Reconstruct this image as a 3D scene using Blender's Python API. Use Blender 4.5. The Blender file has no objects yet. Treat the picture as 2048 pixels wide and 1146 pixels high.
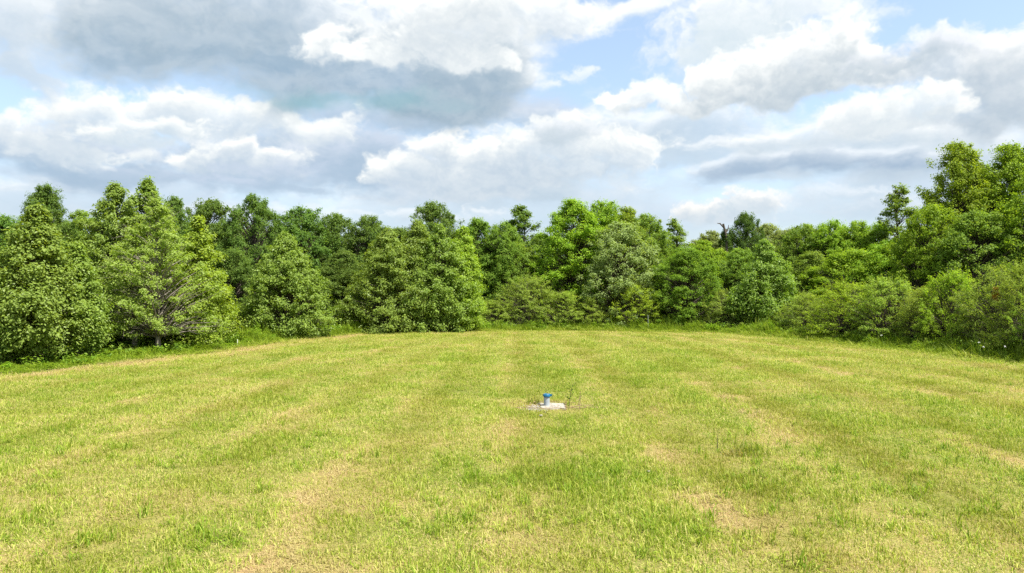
import bpy, math, random, time
import numpy as np
T0 = time.time()
S = bpy.context.scene
COL = S.collection
F = 1384.0            # focal length of the photograph in its own pixels (2048 wide)
EYE = 3.2             # height of the camera above the mown grass, metres

# ------------------------------------------------------------------ camera
cam_d = bpy.data.cameras.new('camera'); cam = bpy.data.objects.new('camera', cam_d); COL.objects.link(cam)
cam.location = (0, 0, EYE); cam.rotation_euler = (math.radians(90), 0, 0)
cam_d.sensor_width = 36; cam_d.lens = 36 * F / 2048; cam_d.clip_end = 5000
S.camera = cam

# ------------------------------------------------------------------ exposure and sampling
S.view_settings.view_transform = 'Standard'; S.view_settings.look = 'None'
S.view_settings.gamma = 1; S.view_settings.use_curve_mapping = False
S.view_settings.exposure = 1.25
S.render.engine = 'CYCLES'
cy = S.cycles
cy.max_bounces = 9; cy.diffuse_bounces = 6; cy.glossy_bounces = 2; cy.transmission_bounces = 4; cy.transparent_max_bounces = 4
cy.sample_clamp_indirect = 10; cy.use_denoising = False
try: cy.denoiser = 'OPENIMAGEDENOISE'
except Exception: pass

# ------------------------------------------------------------------ sun
SUN_DIR = np.array([.40, -.24, .88]); SUN_DIR /= np.linalg.norm(SUN_DIR)      # towards the sun: high, from the right
SUN_EL = math.asin(SUN_DIR[2]); SUN_AZ = math.atan2(SUN_DIR[0], SUN_DIR[1])
sd = bpy.data.lights.new('sun', 'SUN'); sun = bpy.data.objects.new('sun', sd); COL.objects.link(sun)
sd.energy = 5.0; sd.angle = math.radians(.55); sd.color = (1, .965, .90)
sun.location = (20, 5, 40)
sun.rotation_euler = (math.radians(90) - SUN_EL, 0, math.pi - SUN_AZ)

# ------------------------------------------------------------------ sky: Nishita blue with a procedural field of cumulus over it
# ---- noise
_T={}
def _tab(seed):
    if seed not in _T: _T[seed]=np.random.RandomState(seed*7919+13).rand(256,256).astype(np.float32)
    return _T[seed]
def vnoise(x,y,seed=0):
    t=_tab(seed); xi=np.floor(x).astype(np.int32); yi=np.floor(y).astype(np.int32)
    fx=(x-xi).astype(np.float32); fy=(y-yi).astype(np.float32)
    fx=fx*fx*fx*(fx*(fx*6-15)+10); fy=fy*fy*fy*(fy*(fy*6-15)+10)
    x0=xi&255; x1=(xi+1)&255; y0=yi&255; y1=(yi+1)&255
    a=t[x0,y0]; b=t[x1,y0]; c=t[x0,y1]; d=t[x1,y1]
    a=a+(b-a)*fx; c=c+(d-c)*fx
    return a+(c-a)*fy
def fbm(x,y,octv=5,seed=0,gain=.5,billow=False):
    s=0; a=1.0; n=0
    for o in range(octv):
        v=vnoise(x,y,(seed+o)%97)*2-1
        if billow: v=np.abs(v)*2-.7
        s=s+a*v; n+=a; a*=gain
        x,y=(x*1.63-y*1.18)+31.7,(x*1.18+y*1.63)+11.3
    return s/n
def sst(a,b,x):
    t=np.clip((x-a)/(b-a),0,1); return t*t*(3-2*t)
def chart(px,py):
    az=math.atan((px-1024)/F); el=math.atan((573-py)*math.cos(az)/F)
    return 1024+F*az, 573-F*el
def shift(a,dx,dy):
    # value of a at (x+dx, y+dy), zero outside
    o=np.zeros_like(a); h,w=a.shape
    xs0,xs1=max(0,dx),min(w,w+dx); ys0,ys1=max(0,dy),min(h,h+dy)
    if xs1>xs0 and ys1>ys0: o[ys0-dy:ys1-dy,xs0-dx:xs1-dx]=a[ys0:ys1,xs0:xs1]
    return o
# photo-space cloud list, far ones first: (ellipses, edge noise, softness, lit, shade, density, opacity, seed)
W=(1.0,1.0,.985); G=(.40,.475,.62); G2=(.50,.57,.70); P=(.80,.85,.93)
CLOUDS=[
 # veil low over the horizon
 dict(e=[(200,420,1000,130),(1100,440,800,120),(1900,400,600,130)],amp=.3,soft=.6,lit=(.66,.735,.85),sh=(.52,.60,.75),k=.3,op=.85,seed=3,sc=260,flat=2.6),
 dict(e=[(850,230,330,70),(1000,240,180,50),(650,300,260,70)],amp=.3,soft=.6,lit=(.62,.69,.81),sh=(.40,.50,.66),k=.4,op=.95,seed=4,sc=180,flat=1.8),
 dict(e=[(1330,270,420,90),(1700,300,420,80),(1000,360,330,70)],amp=.45,soft=.45,lit=(.93,.95,.98),sh=(.55,.62,.75),k=.6,op=.9,seed=5,sc=200,flat=1.9),
 dict(e=[(70,370,210,22),(440,425,260,20),(950,425,60,14),(880,435,120,12)],amp=.6,soft=.5,lit=(.93,.95,.98),sh=(.6,.66,.79),k=.6,op=.6,seed=8,sc=110,flat=2.2),
 dict(e=[(1400,425,60,28),(1500,405,58,36),(1455,420,60,30)],amp=.35,soft=.3,lit=(1,.96,.93),sh=(.62,.67,.78),k=.55,op=.9,seed=9,sc=55,flat=1.2),
 dict(e=[(1660,385,120,22),(1760,405,140,25)],amp=.6,soft=.5,lit=(.85,.89,.95),sh=(.6,.66,.79),k=.5,op=.6,seed=10,sc=90,flat=2),
 # left gray mass under white tops
 dict(e=[(60,300,230,70),(420,320,360,70),(700,330,230,60),(200,340,300,40)],amp=.4,soft=.35,lit=(.70,.76,.87),sh=(.41,.51,.68),k=.6,op=.95,seed=12,sc=170,flat=1.9),
 dict(e=[(190,235,130,55),(340,225,150,55),(520,245,150,55),(640,255,100,38),(20,245,45,30),(130,290,150,40)],amp=.38,soft=.26,lit=W,sh=(.56,.63,.77),k=.34,op=1,seed=14,sc=120,flat=1.35),
 dict(e=[(350,255,120,28),(250,275,110,26)],amp=.4,soft=.35,lit=W,sh=(.6,.67,.8),k=.5,op=.9,seed=15,sc=80,flat=1.6),
 dict(e=[(400,325,70,26),(470,312,90,32),(560,318,80,26),(500,335,110,20)],amp=.38,soft=.35,lit=W,sh=(.55,.62,.77),k=.45,op=1,seed=16,sc=75,flat=1.4),
 # gray banks
 dict(e=[(640,345,260,26),(500,365,260,16),(740,300,110,60)],amp=.4,soft=.5,lit=(.58,.66,.80),sh=(.43,.53,.70),k=.5,op=.85,seed=17,sc=150,flat=2.4),
 # middle cumulus
 dict(e=[(1100,275,90,52),(1010,300,110,55),(900,300,80,40),(1220,300,110,60),(1050,340,230,48),(850,350,140,40),(960,370,220,28)],amp=.38,soft=.28,lit=W,sh=(.54,.61,.75),k=.36,op=1,seed=20,sc=110,flat=1.35),
 dict(e=[(1110,262,60,26),(1160,255,55,24)],amp=.4,soft=.4,lit=(.8,.84,.91),sh=(.55,.61,.72),k=.6,op=.75,seed=21,sc=60,flat=1.3),
 # lower right shelf
 dict(e=[(1640,325,270,36),(1800,320,180,40),(1480,330,110,30)],amp=.3,soft=.4,lit=(.82,.87,.94),sh=(.39,.48,.65),k=.6,op=.95,seed=22,sc=150,flat=2.2),
 dict(e=[(1700,268,230,30),(1500,285,130,25),(1850,275,160,34)],amp=.4,soft=.45,lit=(.97,.98,1),sh=(.6,.66,.78),k=.5,op=.85,seed=23,sc=130,flat=2.2),
 # far right bank
 dict(e=[(1960,140,150,80),(1860,130,130,60),(2040,200,140,90),(1980,240,140,50)],amp=.36,soft=.28,lit=(.99,.99,1),sh=(.50,.56,.68),k=.42,op=1,seed=26,sc=110,flat=1.3),
 dict(e=[(1790,225,130,50),(1880,205,90,50),(1720,240,90,35)],amp=.36,soft=.26,lit=W,sh=(.62,.67,.78),k=.3,op=1,seed=27,sc=95,flat=1.25),
 dict(e=[(1470,75,185,95),(1560,30,170,60),(1370,110,45,45),(1290,15,110,30)],amp=.42,soft=.4,lit=(.97,.98,1.0),sh=(.72,.77,.86),k=.4,op=.95,seed=28,sc=120,flat=1.3),
 dict(e=[(1620,120,120,95),(1700,105,85,65),(1500,165,130,60),(1560,175,200,50),(1320,190,70,38),(1260,205,60,26),(1440,205,160,28)],amp=.36,soft=.24,lit=(1.03,1.03,1.02),sh=(.50,.555,.66),k=.34,op=1,seed=31,sc=105,flat=1.25),
 dict(e=[(1790,130,110,26),(1860,100,120,32),(1740,155,70,18)],amp=.42,soft=.45,lit=(.80,.83,.90),sh=(.50,.56,.67),k=.7,op=.75,seed=32,sc=80,flat=1.4),
 dict(e=[(1150,150,50,12),(1175,140,35,12),(1100,165,30,10)],amp=.6,soft=.6,lit=(.97,.98,1),sh=(.8,.85,.93),k=.4,op=.7,seed=33,sc=50,flat=1.4),
 dict(e=[(1770,25,45,12),(1730,38,40,9)],amp=.7,soft=.7,lit=(.93,.95,.98),sh=(.8,.85,.93),k=.4,op=.5,seed=34,sc=50,flat=1.4),
 # big near cloud across the upper left, dark underneath
 dict(e=[(40,60,160,110),(10,140,70,60),(250,30,300,70)],amp=.4,soft=.45,lit=(.93,.95,.98),sh=(.62,.67,.78),k=.5,op=.9,seed=36,sc=150,flat=1.3),
 dict(e=[(330,80,250,100),(560,100,320,110),(820,120,280,120),(980,130,130,95),(450,10,460,90),(700,180,290,60),(860,200,190,58)],amp=.22,soft=.3,lit=(.90,.925,.955),sh=(.33,.425,.555),k=.38,op=.98,rel=.42,seed=37,sc=190,flat=1.5),
 dict(e=[(640,190,170,26),(790,205,130,30)],amp=.3,soft=.7,lit=(.22,.47,.55),sh=(.20,.46,.54),k=.5,op=.5,seed=38,sc=150,flat=2),
 dict(e=[(960,20,260,60),(1120,30,120,55),(850,85,110,42),(760,110,100,40),(660,80,75,38),(930,110,90,30)],amp=.38,soft=.3,lit=(1.02,1.02,1.01),sh=(.62,.66,.76),k=.26,op=1,seed=39,sc=110,flat=1.3),
]
LIGHT=(.35,-.94)
def draw(canvas,cov,x0,y0,step,c,e):
    rx=max(q[2] for q in e); ry=max(q[3] for q in e)
    ax0=min(q[0]-q[2]*1.6 for q in e); ax1=max(q[0]+q[2]*1.6 for q in e)
    ay0=min(q[1]-q[3]*1.7 for q in e); ay1=max(q[1]+q[3]*1.7 for q in e)
    H,Wd=cov.shape
    i0=max(0,int((ax0-x0)/step)); i1=min(Wd,int((ax1-x0)/step)+1)
    j0=max(0,int((ay0-y0)/step)); j1=min(H,int((ay1-y0)/step)+1)
    if i1-i0<3 or j1-j0<3: return
    X=(x0+step*np.arange(i0,i1,dtype=np.float32))[None,:]; Y=(y0+step*np.arange(j0,j1,dtype=np.float32))[:,None]
    X=np.broadcast_to(X,(j1-j0,i1-i0)); Y=np.broadcast_to(Y,X.shape)
    sc=c['sc']; sd=c['seed']; fl=c['flat']
    wx=fbm(X/sc*1.3,Y*fl/sc*1.3,5,sd+40,.55)*sc*.55; wy=fbm(X/sc*1.3+9,Y*fl/sc*1.3,5,sd+50,.55)*sc*.38/fl
    Xw=X+wx; Yw=Y+wy
    f=np.full(X.shape,-9.,np.float32); low=np.zeros(X.shape,np.float32)
    for (cx,cy,a,b) in e:
        dy=(Yw-cy)/b
        dy=np.where(dy>0,dy*1.2,dy)            # flatter underneath
        g=1-np.sqrt(((Xw-cx)/a)**2+dy*dy)
        k=.16; h=np.clip(.5+.5*(f-g)/k,0,1); f=g+(f-g)*h+k*h*(1-h)
        low=low*h+np.clip(dy,0,1)*(1-h)
    nb=fbm(Xw/sc*1.5,Yw*fl/sc*1.5,6,sd+1,.6,True); nf=fbm(Xw/sc*3.1,Yw*fl/sc*3.1,5,sd+11,.6)
    n2=fbm(X/sc*6.5,Y*fl/sc*6.5,4,sd+21,.65)
    d=f-c['amp']*(.75*nb+.6*nf)*1.15-.09*n2
    so=c['soft']*(1.6+1.6*low); a=sst(-so*.3,so*.7,d)
    a=a*(.86+.14*sst(-.35,.3,fbm(X/sc*.8,Y*fl/sc*.8,3,sd+61)))
    body=np.clip(d*1.5,0,1)*.6+a*.4
    tau=np.zeros_like(a)
    sz=min(95.,max(40.,ry*1.15))
    for t,wt in ((.07,.45),(.16,.7),(.3,.9),(.5,1.0),(.78,1.1),(1.1,1.0)):
        tau+=wt*shift(body,int(round(LIGHT[0]*t*sz/step)),int(round(LIGHT[1]*t*sz/step)))
    L=np.exp(-np.maximum(tau*c['k']-.30,0)*1.25)
    m=.8*nb+.55*nf; r=11; ox,oy=int(round(LIGHT[0]*r*2/step)),int(round(LIGHT[1]*r*2/step))
    rl=-(m-np.roll(np.roll(m,-ox,1),-oy,0))
    L=np.clip(L+np.clip(rl,-.35,.35)*c.get('rel',.40)*(.35+.65*L)-.06*n2-.10*np.clip(nf,0,1),0,1)
    lit=np.array(c['lit'],np.float32)*np.array([.985,1.0,.985],np.float32); sh=np.array(c['sh'],np.float32)*np.array([.91,.98,.94],np.float32)
    col=sh+(lit-sh)*L[...,None]
    al=(a*c['op'])
    cv=canvas[j0:j1,i0:i1]; canvas[j0:j1,i0:i1]=cv+(col-cv)*al[...,None]
    k=cov[j0:j1,i0:i1]; cov[j0:j1,i0:i1]=k+(1-k)*al
def in_frame():
    out=[]
    for c in CLOUDS:
        e=[]
        for (x,y,a,b) in c['e']:
            cx,cy=chart(x,y); ca=math.cos(math.atan((x-1024)/F))
            e.append((cx,cy,a*ca*ca,b*ca))
        out.append((c,e))
    return out

def make_sky():
    step = 2.0; Wd, Hh = int(2 * math.pi * F / step), int(math.pi / 2 * F / step)
    X0, Y0 = 1024 - math.pi * F, 573 - math.pi / 2 * F
    rs = np.random.RandomState(4)
    rnd = []
    for i in range(150):                                    # the sky outside the picture: the same kinds of clouds
        az = rs.uniform(-math.pi, math.pi); el = rs.uniform(.03, 1.15) ** 1.0
        x, y = 1024 + F * az, 573 - F * el
        st = min(2.5, 1 / max(.3, math.cos(el))); a = rs.uniform(110, 300) * st; b = a * rs.uniform(.22, .42) / st
        if abs(az) < .68 + a * 1.5 / F and el < .46 + b * 1.5 / F: continue
        e = [(x + rs.uniform(-.6, .6) * a, y + rs.uniform(-.4, .4) * b, a * rs.uniform(.5, .9), b * rs.uniform(.5, .9)) for _ in range(4)]
        lit, sh = (W, (.52, .59, .72)) if rs.rand() < .62 else ((.82, .86, .93), (.40, .47, .61))
        rnd.append((dict(amp=.36, soft=.3, lit=lit, sh=sh, k=.36, op=.97, seed=40 + i % 40, sc=110, flat=1.35), e))
    for i in range(9):
        az = -math.pi + (i + .5) * 2 * math.pi / 9
        if abs(az) > .75: rnd.insert(0, (dict(CLOUDS[0]), [(1024 + F * az, 430, 800, 130)]))
    allc = rnd + in_frame()
    n = int(Wd / 4) + 1, int(Hh / 4) + 1
    VA, VC = .24, np.array([.72, .88, .95], np.float32)                # thin milky veil over the blue
    lo, lc = np.zeros((n[1], n[0], 3), np.float32) + VC * VA, np.zeros((n[1], n[0]), np.float32) + VA
    for c, e in allc: draw(lo, lc, X0, Y0, step * 4, c, e)
    lo = np.concatenate([lo, lc[..., None]], 2)
    xs = np.arange(Wd, dtype=np.float32) / 4; ys = np.arange(Hh, dtype=np.float32) / 4
    xi = np.minimum(xs.astype(int), n[0] - 2); yi = np.minimum(ys.astype(int), n[1] - 2)
    fx = (xs - xi)[None, :, None]; fy = (ys - yi)[:, None, None]
    r = lo[yi] * (1 - fy) + lo[yi + 1] * fy
    full = r[:, xi] * (1 - fx) + r[:, xi + 1] * fx
    i0, i1 = int((-120 - X0) / step), int((2170 - X0) / step); j0 = int((-120 - Y0) / step); j1 = Hh
    hi, hc = np.zeros((j1 - j0, i1 - i0, 3), np.float32) + VC * VA, np.zeros((j1 - j0, i1 - i0), np.float32) + VA
    for c, e in allc: draw(hi, hc, X0 + i0 * step, Y0 + j0 * step, step, c, e)
    hi = np.concatenate([hi, hc[..., None]], 2)
    wx = np.clip(np.minimum(np.arange(i1 - i0), np.arange(i1 - i0)[::-1]) / 25., 0, 1)[None, :, None]
    wy = np.clip(np.arange(j1 - j0) / 25., 0, 1)[:, None, None]; w = wx * wy
    full[j0:j1, i0:i1] = full[j0:j1, i0:i1] * (1 - w) + hi * w
    full = np.clip(full, 0, 1)
    rgb = full[..., :3]; full[..., :3] = np.where(rgb < .0031308, rgb * 12.92, 1.055 * np.maximum(rgb, 1e-6) ** (1 / 2.4) - .055)
    img = bpy.data.images.new('cloud_field', Wd, Hh, alpha=True)
    img.alpha_mode = 'CHANNEL_PACKED'
    img.pixels.foreach_set(np.ascontiguousarray(full[::-1]).astype(np.float32).ravel()); img.update()
    return img

wd = bpy.data.worlds.new('World'); S.world = wd; wd.use_nodes = True
nt = wd.node_tree; N = nt.nodes; N.clear(); Lk = nt.links.new
def wmath(op, a=None, b=None, clamp=False):
    n = N.new('ShaderNodeMath'); n.operation = op; n.use_clamp = clamp
    for i, v in enumerate((a, b)):
        if v is None: continue
        if isinstance(v, (int, float)): n.inputs[i].default_value = v
        else: Lk(v, n.inputs[i])
    return n.outputs[0]
tc = N.new('ShaderNodeTexCoord'); sp = N.new('ShaderNodeSeparateXYZ'); Lk(tc.outputs['Generated'], sp.inputs[0])
u = wmath('ADD', wmath('DIVIDE', wmath('ARCTAN2', sp.outputs['X'], sp.outputs['Y']), 2 * math.pi), .5)
v = wmath('DIVIDE', wmath('ARCSINE', wmath('MAXIMUM', sp.outputs['Z'], 0.0)), math.pi / 2)
cb = N.new('ShaderNodeCombineXYZ'); Lk(u, cb.inputs[0]); Lk(v, cb.inputs[1])
im = N.new('ShaderNodeTexImage'); im.image = make_sky(); im.extension = 'EXTEND'; im.interpolation = 'Linear'; Lk(cb.outputs[0], im.inputs[0])
sk = N.new('ShaderNodeTexSky'); sk.sky_type = 'NISHITA'; sk.sun_disc = False
sk.sun_elevation = SUN_EL; sk.sun_rotation = SUN_AZ; sk.air_density = 1.0; sk.dust_density = 1.5; sk.ozone_density = 0.5
mx = N.new('ShaderNodeMix'); mx.data_type = 'RGBA'; Lk(im.outputs['Alpha'], mx.inputs[0]); Lk(sk.outputs[0], mx.inputs[6]); mx.inputs[7].default_value = (0, 0, 0, 1)
b1 = N.new('ShaderNodeBackground'); b1.inputs[1].default_value = .105; Lk(mx.outputs[2], b1.inputs[0])
b2 = N.new('ShaderNodeBackground'); b2.inputs[1].default_value = .46; Lk(im.outputs['Color'], b2.inputs[0])
ad = N.new('ShaderNodeAddShader'); Lk(b1.outputs[0], ad.inputs[0]); Lk(b2.outputs[0], ad.inputs[1])
wo = N.new('ShaderNodeOutputWorld'); Lk(ad.outputs[0], wo.inputs[0])
print('sky', round(time.time() - T0, 1))

# ------------------------------------------------------------------ helpers
def norm(a):
    return a / np.maximum(np.linalg.norm(a, axis=-1, keepdims=True), 1e-9)
def mesh_np(name, verts, faces, mats=(), attrs=None, smooth=False):
    """verts (n,3), faces (m,k) with one k: a mesh made straight from arrays"""
    me = bpy.data.meshes.new(name); verts = np.asarray(verts, np.float32); faces = np.asarray(faces, np.int32)
    m, k = faces.shape
    me.vertices.add(len(verts)); me.vertices.foreach_set('co', verts.ravel())
    me.loops.add(m * k); me.loops.foreach_set('vertex_index', faces.ravel())
    me.polygons.add(m); me.polygons.foreach_set('loop_start', np.arange(0, m * k, k, dtype=np.int32))
    me.polygons.foreach_set('use_smooth', np.full(m, smooth))
    for an, (dom, val) in (attrs or {}).items():
        at = me.attributes.new(an, 'FLOAT', dom); at.data.foreach_set('value', np.asarray(val, np.float32))
    for mt in mats: me.materials.append(mt)
    me.update(calc_edges=True); me.validate()
    return me
def link(name, me, parent=None, loc=None):
    o = bpy.data.objects.new(name, me); COL.objects.link(o)
    if parent is not None: o.parent = parent
    if loc is not None: o.location = loc
    return o
def tag(o, label=None, cat=None, group=None, kind=None):
    for k, v in (('label', label), ('category', cat), ('group', group), ('kind', kind)):
        if v: o[k] = v
    return o
def empty(name, loc=(0, 0, 0), rz=0):
    o = link(name, None); o.empty_display_size = .3; o.location = loc; o.rotation_euler = (0, 0, rz); return o
class Tubes:
    """many tapered tubes in one mesh"""
    def __init__(s): s.v = []; s.f = []; s.n = 0
    def add(s, pts, rad, k=5):
        pts = np.asarray(pts, float); rad = np.asarray(rad, float); n = len(pts)
        tg = norm(np.gradient(pts, axis=0)); ref = np.array([.31, .95, .05]) if abs(tg[0, 2]) > .7 else np.array([0, 0, 1.])
        a = norm(np.cross(tg, ref)); b = np.cross(tg, a); th = np.arange(k) * 2 * math.pi / k
        ring = pts[:, None] + rad[:, None, None] * (np.cos(th)[None, :, None] * a[:, None] + np.sin(th)[None, :, None] * b[:, None])
        s.v.append(ring.reshape(-1, 3)); i = np.arange(n - 1)[:, None] * k + np.arange(k)[None]; j = np.arange(n - 1)[:, None] * k + (np.arange(k)[None] + 1) % k
        s.f.append(np.stack([i, j, j + k, i + k], -1).reshape(-1, 4) + s.n); s.n += n * k
    def mesh(s, name, mat, smooth=True): return mesh_np(name, np.concatenate(s.v), np.concatenate(s.f), [mat], smooth=smooth)

# ---------------------------------------------------------------- material helper
class Mat:
    def __init__(s, name):
        s.m = bpy.data.materials.new(name); s.m.use_nodes = True; s.t = s.m.node_tree; s.t.nodes.clear()
        s.out = s.n('ShaderNodeOutputMaterial')
    def n(s, t, **kw):
        o = s.t.nodes.new(t)
        for k, v in kw.items(): setattr(o, k, v)
        return o
    def l(s, a, b): s.t.links.new(a, b)
    def math(s, op, a, b=None, clamp=False):
        n = s.n('ShaderNodeMath', operation=op, use_clamp=clamp)
        for i, v in enumerate((a, b)):
            if v is None: continue
            if isinstance(v, (int, float)): n.inputs[i].default_value = v
            else: s.l(v, n.inputs[i])
        return n.outputs[0]
    def attr(s, name, typ='GEOMETRY'): return s.n('ShaderNodeAttribute', attribute_name=name, attribute_type=typ).outputs['Fac']
    def noise(s, scale, detail=4, rough=.55, vec=None):
        n = s.n('ShaderNodeTexNoise'); n.inputs['Scale'].default_value = scale; n.inputs['Detail'].default_value = detail; n.inputs['Roughness'].default_value = rough
        if vec is None:
            vec = s.n('ShaderNodeNewGeometry').outputs['Position']
        s.l(vec, n.inputs['Vector']); return n.outputs['Fac']
    def ramp(s, fac, stops):
        r = s.n('ShaderNodeValToRGB'); e = r.color_ramp.elements
        while len(e) < len(stops): e.new(.5)
        for q, (p, c) in zip(e, stops): q.position = p; q.color = (*c, 1)
        s.l(fac, r.inputs[0]); return r.outputs[0]
    def mix(s, fac, a, b, blend='MIX'):
        m = s.n('ShaderNodeMix', data_type='RGBA', blend_type=blend)
        for i, v in ((0, fac), (6, a), (7, b)):
            if isinstance(v, (int, float)): m.inputs[i].default_value = v
            elif isinstance(v, tuple): m.inputs[i].default_value = (*v, 1)
            else: s.l(v, m.inputs[i])
        return m.outputs[2]
    def principled(s, col, rough=.6, spec=.4, bump=None, bstr=.3, bdist=.02, metal=0):
        p = s.n('ShaderNodeBsdfPrincipled'); p.inputs['Roughness'].default_value = rough; p.inputs['Specular IOR Level'].default_value = spec; p.inputs['Metallic'].default_value = metal
        if isinstance(col, tuple): p.inputs['Base Color'].default_value = (*col, 1)
        else: s.l(col, p.inputs['Base Color'])
        if bump is not None:
            b = s.n('ShaderNodeBump'); b.inputs['Strength'].default_value = bstr; b.inputs['Distance'].default_value = bdist; s.l(bump, b.inputs['Height']); s.l(b.outputs[0], p.inputs['Normal'])
        return p.outputs[0]
    def done(s, sh): s.l(sh, s.out.inputs[0]); return s.m

def leaf_mat(name, dark, light, under=None, trans=.5, rough=.5, spec=.2):
    m = Mat(name); t = m.attr('tint'); c = m.ramp(t, [(0, dark), (.55, tuple((a + b) / 2 for a, b in zip(dark, light))), (1, light)])
    oi = m.n('ShaderNodeObjectInfo').outputs['Random']
    hs = m.n('ShaderNodeHueSaturation'); m.l(c, hs.inputs['Color'])
    m.l(m.math('ADD', m.math('MULTIPLY', oi, .022), .489), hs.inputs['Hue']); m.l(m.math('ADD', m.math('MULTIPLY', oi, .22), .89), hs.inputs['Value'])
    c = hs.outputs[0]; cf = c
    if under:
        bf = m.n('ShaderNodeNewGeometry').outputs['Backfacing']; cf = m.mix(m.math('MULTIPLY', bf, .55), c, under)
    p = m.principled(cf, rough, spec)
    tr = m.n('ShaderNodeBsdfTranslucent'); m.l(m.mix(1.0, c, (1.25, 1.2, .55), 'MULTIPLY'), tr.inputs[0])
    mx = m.n('ShaderNodeMixShader'); mx.inputs[0].default_value = trans; m.l(p, mx.inputs[1]); m.l(tr.outputs[0], mx.inputs[2])
    return m.done(mx.outputs[0])
M = {}
M['syc'] = leaf_mat('sycamore_leaf', (.12, .215, .016), (.29, .385, .045), under=(.28, .38, .085), rough=.42, spec=.22)
M['sycy'] = leaf_mat('sycamore_leaf_yellow', (.15, .26, .008), (.36, .46, .018), under=(.33, .43, .07), rough=.42, spec=.25)
M['bare'] = leaf_mat('thin_sycamore_leaf', (.19, .28, .022), (.37, .455, .058), under=(.30, .37, .10), rough=.48, spec=.22)
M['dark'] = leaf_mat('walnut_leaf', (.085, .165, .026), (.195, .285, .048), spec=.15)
M['mid'] = leaf_mat('ash_leaf', (.12, .21, .022), (.275, .375, .050), spec=.15)
M['bright'] = leaf_mat('locust_leaf', (.155, .265, .014), (.335, .45, .040), spec=.15)
M['pale'] = leaf_mat('maple_leaf_pale', (.155, .25, .040), (.33, .435, .095), under=(.36, .45, .17), spec=.22)
M['maple'] = leaf_mat('maple_leaf', (.11, .205, .016), (.255, .365, .040), spec=.15)
M['shrub'] = leaf_mat('honeysuckle_leaf', (.19, .30, .030), (.40, .50, .085), spec=.15)
M['shruby'] = leaf_mat('honeysuckle_leaf_yellow', (.20, .31, .018), (.41, .51, .045), spec=.15)
M['brown'] = leaf_mat('dull_shrub_leaf', (.18, .275, .036), (.37, .45, .085), spec=.15)
M['ivy'] = leaf_mat('ivy_leaf', (.050, .110, .014), (.135, .215, .032), spec=.15)
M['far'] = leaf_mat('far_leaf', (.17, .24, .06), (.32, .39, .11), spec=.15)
M['weed'] = leaf_mat('weed_leaf', (.115, .22, .012), (.29, .40, .035), spec=.15)
M['rust'] = leaf_mat('withered_leaf', (.28, .16, .02), (.50, .33, .05), spec=.15)
def bark_mat(name, a, b):
    m = Mat(name); g = m.n('ShaderNodeTexCoord').outputs['Object']; mp = m.n('ShaderNodeMapping'); mp.inputs['Scale'].default_value = (9, 9, 2); m.l(g, mp.inputs[0])
    f = m.noise(1.6, 5, .65, mp.outputs[0]); return m.done(m.principled(m.ramp(f, [(.3, a), (.7, b)]), .85, .2, f, .5, .02))
M['bark'] = bark_mat('bark', (.045, .035, .026), (.13, .105, .08))
M['barkg'] = bark_mat('grey_bark', (.10, .085, .065), (.27, .235, .19))
print('mats', round(time.time() - T0, 1))

# ------------------------------------------------------------------ field outline and ground height
EDGE = [(-17.0, -25), (-19.2, -5), (-19.6, 12), (-19.2, 20), (-18.8, 25.4), (-17.7, 26.5), (-17.0, 28.6), (-16.2, 31), (-15.0, 33.3), (-13.8, 37.9), (-12.7, 41.4), (-11.4, 43.4), (-9.6, 46.6), (-4.4, 48.7), (-.9, 49.2),
        (4.9, 49.8), (9.7, 48.7), (12.9, 47.6), (14.9, 46.1), (17.7, 42.6), (18.8, 38.5), (19.8, 35.4), (20.5, 32.3), (21.3, 28.8), (22.2, 22), (22.6, 12), (22.0, -5), (20, -25)]
EP = np.array(EDGE, float)
def sdf(x, y):
    """signed distance to the edge of the mown field, negative inside"""
    x = np.asarray(x, float); y = np.asarray(y, float); d = np.full(x.shape, 1e9); ins = np.zeros(x.shape, bool)
    for (ax, ay), (bx, by) in zip(EP, np.roll(EP, -1, 0)):
        ex, ey = bx - ax, by - ay; t = np.clip(((x - ax) * ex + (y - ay) * ey) / (ex * ex + ey * ey), 0, 1)
        d = np.minimum(d, np.hypot(x - ax - t * ex, y - ay - t * ey))
        c = ((ay > y) != (by > y)) & (x < (bx - ax) * (y - ay) / (by - ay + 1e-12) + ax); ins ^= c
    return np.where(ins, -d, d)
def gz(x, y):
    """height of the ground"""
    x = np.asarray(x, float); y = np.asarray(y, float)
    z = .10 * fbm(x / 9 + 40, y / 9 + 40, 2, 60) + .035 * fbm(x / 2.2 + 5, y / 2.2 + 9, 3, 62)
    return z * np.clip((y - 2) / 6, .4, 1)
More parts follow.
